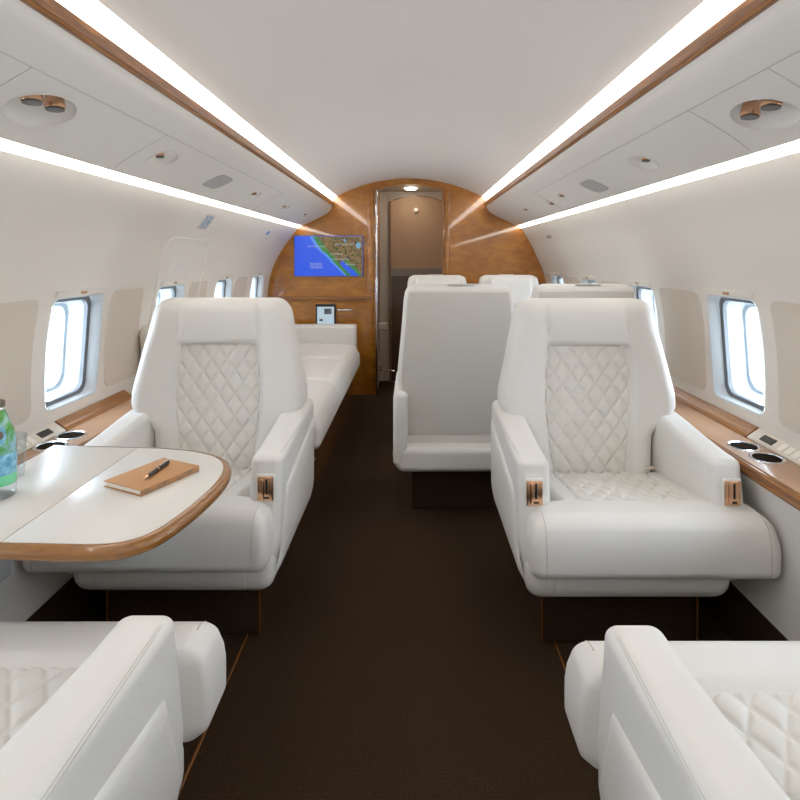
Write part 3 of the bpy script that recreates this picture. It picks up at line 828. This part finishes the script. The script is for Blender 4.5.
# ---------------------------------------------------------------- map monitor on the bulkhead
def bw(px, py, d=0): return Vector((CAMX + (px - VX) / F * (YB - d), YB - d, CAMZ - (py - VY) / F * (YB - d)))
M = empty('monitor', (0, 0, 0), 0, 'wall monitor showing a blue and brown moving map on the wood bulkhead', 'monitor')
a_ = bw(295, 236); b_ = bw(363, 276)
cx_, cz_ = (a_.x + b_.x) / 2, (a_.z + b_.z) / 2; hw_, hh_ = (b_.x - a_.x) / 2, (a_.z - b_.z) / 2
M.location = (cx_, YB, cz_)
MB().rbox((0, -.010, 0), (2 * hw_ + .006, .022, 2 * hh_ + .006), .004, (1, 1, 1), 2).build('bezel', black, M)
def mp(px, py, lay): p = bw(px, py); return (p.x - cx_, -.0215 - lay * .0006, p.z - cz_)
def flat(pts, lay, name, m): return MB().add([mp(x, y, lay) for x, y in pts], [tuple(range(len(pts)))]).build(name, m, M, False)
flat([(295, 236), (363, 236), (363, 276), (295, 276)], 0, 'ocean', m_ocean)
coast = [(313.5, 236.5), (316, 241), (319, 246), (323, 251), (327, 254), (331, 258), (334, 262), (339, 267), (344, 272), (347, 275.7)]
flat([(x - 3.2 + .15 * i, y + (.5 if 0 < i < 9 else 0)) for i, (x, y) in enumerate(coast)] + [(350, 275.7), (350, 268), (340, 236.5)], 1, 'shallow_water', m_shallow)
flat(coast + [(362.7, 275.7), (362.7, 236.4)], 2, 'land', m_land)
flat(coast + [(353, 275.7), (347, 270), (340, 264), (335, 257), (329, 251), (323, 244), (319, 238), (317, 236.5)], 3, 'green_coast', m_green)
flat([(340, 262), (343, 261), (349, 266), (355, 271), (358.5, 275.7), (352, 275.7), (347, 271), (343, 267)], 4, 'gulf', m_ocean)
flat([(343, 260), (347, 260.5), (353, 265), (359, 270), (361.5, 275.7), (358.6, 275.7), (355, 271), (349, 265.5)], 4, 'green_peninsula', m_green)
flat([(356, 245), (358, 242), (360.5, 243), (361.5, 246), (359, 249), (357, 248)], 4, 'lake', m_lake)
flat([(343.5, 240), (345, 239), (347, 241.5), (345.5, 242.5)], 4, 'lake', m_lake)
def text(s_, px, py, size):
    cu = bpy.data.curves.new('t', 'FONT'); cu.body = s_; cu.size = size; cu.align_x = 'CENTER'; cu.align_y = 'CENTER'
    to = bpy.data.objects.new('t', cu); C.objects.link(to)
    dg = bpy.context.evaluated_depsgraph_get(); me = bpy.data.meshes.new_from_object(to.evaluated_get(dg)); bpy.data.objects.remove(to)
    o = link('lettering', me, None, M, False); me.materials.clear(); me.materials.append(m_text)
    o.rotation_euler = (PI / 2, 0, 0); p = mp(px, py, 6); o.location = p
text('PACIFIC', 317, 264.2, .030); text('OCEAN', 317, 267.3, .030)
text('SAN FRANCISCO', 317, 246.5, .020); text('SALT LAKE CITY', 345, 244.5, .022); text('LAS VEGAS', 337, 254, .020)
text('LOS ANGELES', 341, 259.3, .022); text('PHOENIX', 351, 264.5, .020)

# tablet mounted above the sofa arm
a_ = bw(316, 304); b_ = bw(336, 328)
TB = empty('tablet', ((a_.x + b_.x) / 2, YB, (a_.z + b_.z) / 2), 0, 'dark framed tablet with a pale lit screen above the sofa arm', 'tablet')
w_, h_ = b_.x - a_.x, a_.z - b_.z
MB().rbox((0, -.012, 0), (w_, .022, h_), .010, (1, 1, 1), 4).build('case', black, TB)
MB().box((-w_ / 2 + .014, -.0240, -h_ / 2), (w_ / 2 - .014, -.0225, h_ / 2 - .022)).build('screen', m_tab, TB, False)
MB().box((-.012, -.0252, .018), (.052, -.0238, .066)).build('picture_tile', gasket, TB, False)
MB().box((-.052, -.0252, -.042), (-.024, -.0238, -.022)).build('picture_tile', gasket, TB, False)
# pale reflecting drawer pull next to the tablet
o = MB().rbox((bw(345, 310).x, YB - .004, bw(345, 310).z), (.13, .008, .016), .003, (1, 1, 1), 2).build('door_pull', chrome, bk)

# ---------------------------------------------------------------- signs on the side walls
def wallsign(px, py, w, h, m, label, name='placard', border=None):
    s = -1 if px < VX else 1; best = None
    for z, x in WT:
        if z > 1.42 or z < .6: continue
        x = x + RX(s, z)
        e = abs((CAMZ - z) * -1 / (x - s * CAMX) - (VY - py) / abs(px - VX))
        if best is None or e < best[0]: best = (e, z, x)
    e, z, x = best; D = (x - s * CAMX) * F / abs(px - VX)
    def q(u, v, hh): zz = z + v; return (s * (WX(zz) + RX(s, zz) - hh), D + u, zz)
    R = empty(name, (0, 0, 0), 0, label, 'sign')
    for (k, hh, m2, nm) in ((1.0, .002, border or m, 'plate'), (.82, .003, m, 'printed_face')):
        ring = rrect(0, 0, w / 2 * k, h / 2 * k, min(w, h) * .15, 3)
        MB().loft([[q(u, v, -.001) for u, v in ring], [q(u, v, hh) for u, v in ring]]).build(nm, m2, R, False)
wallsign(206, 223, .13, .075, signm, 'rectangular blue and grey exit placard high on the left wall', border=signw)
wallsign(268, 234, .06, .025, signb, 'tiny blue sticker on the left wall near the bulkhead')
wallsign(549, 237, .12, .022, grille, 'small grey oval plate on the right wall near the bulkhead')

# emergency hatch outline round the second left window
H = st(empty('door_2')); H['label'] = 'plug hatch outline around the second left window'
ys = win_ys(-1)[6]
ring = rrect(ys - .03, .91, .27, .355, .06, 8)
pts = [(-(WX(v) - .001), u, v) for u, v in ring]
MB().tube(pts, .0030, 6, True).build('hatch_groove', binm, H)
ring = [(ys - .11, 1.10), (ys + .11, 1.10), (ys + .11, 1.16), (ys - .11, 1.16)]
v = [(-(WX(b) - .004), a, b) for a, b in ring] + [(-(WX(b) + .002), a, b) for a, b in ring]
MB().add(v, [(0, 1, 2, 3), (0, 4, 5, 1), (1, 5, 6, 2), (2, 6, 7, 3), (3, 7, 4, 0)]).build('hatch_handle_cover', binm, H, False)

# ---------------------------------------------------------------- daylight, camera, colour
w = bpy.data.worlds.new('World'); sc.world = w; w.use_nodes = True
bg = w.node_tree.nodes['Background']; bg.inputs[0].default_value = (.74, .87, 1.0, 1); bg.inputs[1].default_value = 17.0
cd = bpy.data.cameras.new('camera'); cam = bpy.data.objects.new('camera', cd); C.objects.link(cam)
cam.location = (CAMX, 0, CAMZ); cam.rotation_euler = (PI / 2, 0, 0)
cd.sensor_width = 36; cd.lens = F / 800 * 36; cd.shift_x = -(VX - 400) / 800; cd.shift_y = -(400 - VY) / 800
cd.clip_start = .02
sc.camera = cam
sc.view_settings.view_transform = 'Standard'; sc.view_settings.look = 'None'; sc.view_settings.gamma = 1
sc.view_settings.use_curve_mapping = False
sc.view_settings.exposure = -0.15
sc.cycles.use_denoising = True
sc.cycles.max_bounces = 10; sc.cycles.diffuse_bounces = 7; sc.cycles.transparent_max_bounces = 12
sc.cycles.caustics_reflective = False; sc.cycles.caustics_refractive = False
sc.cycles.sample_clamp_indirect = 6
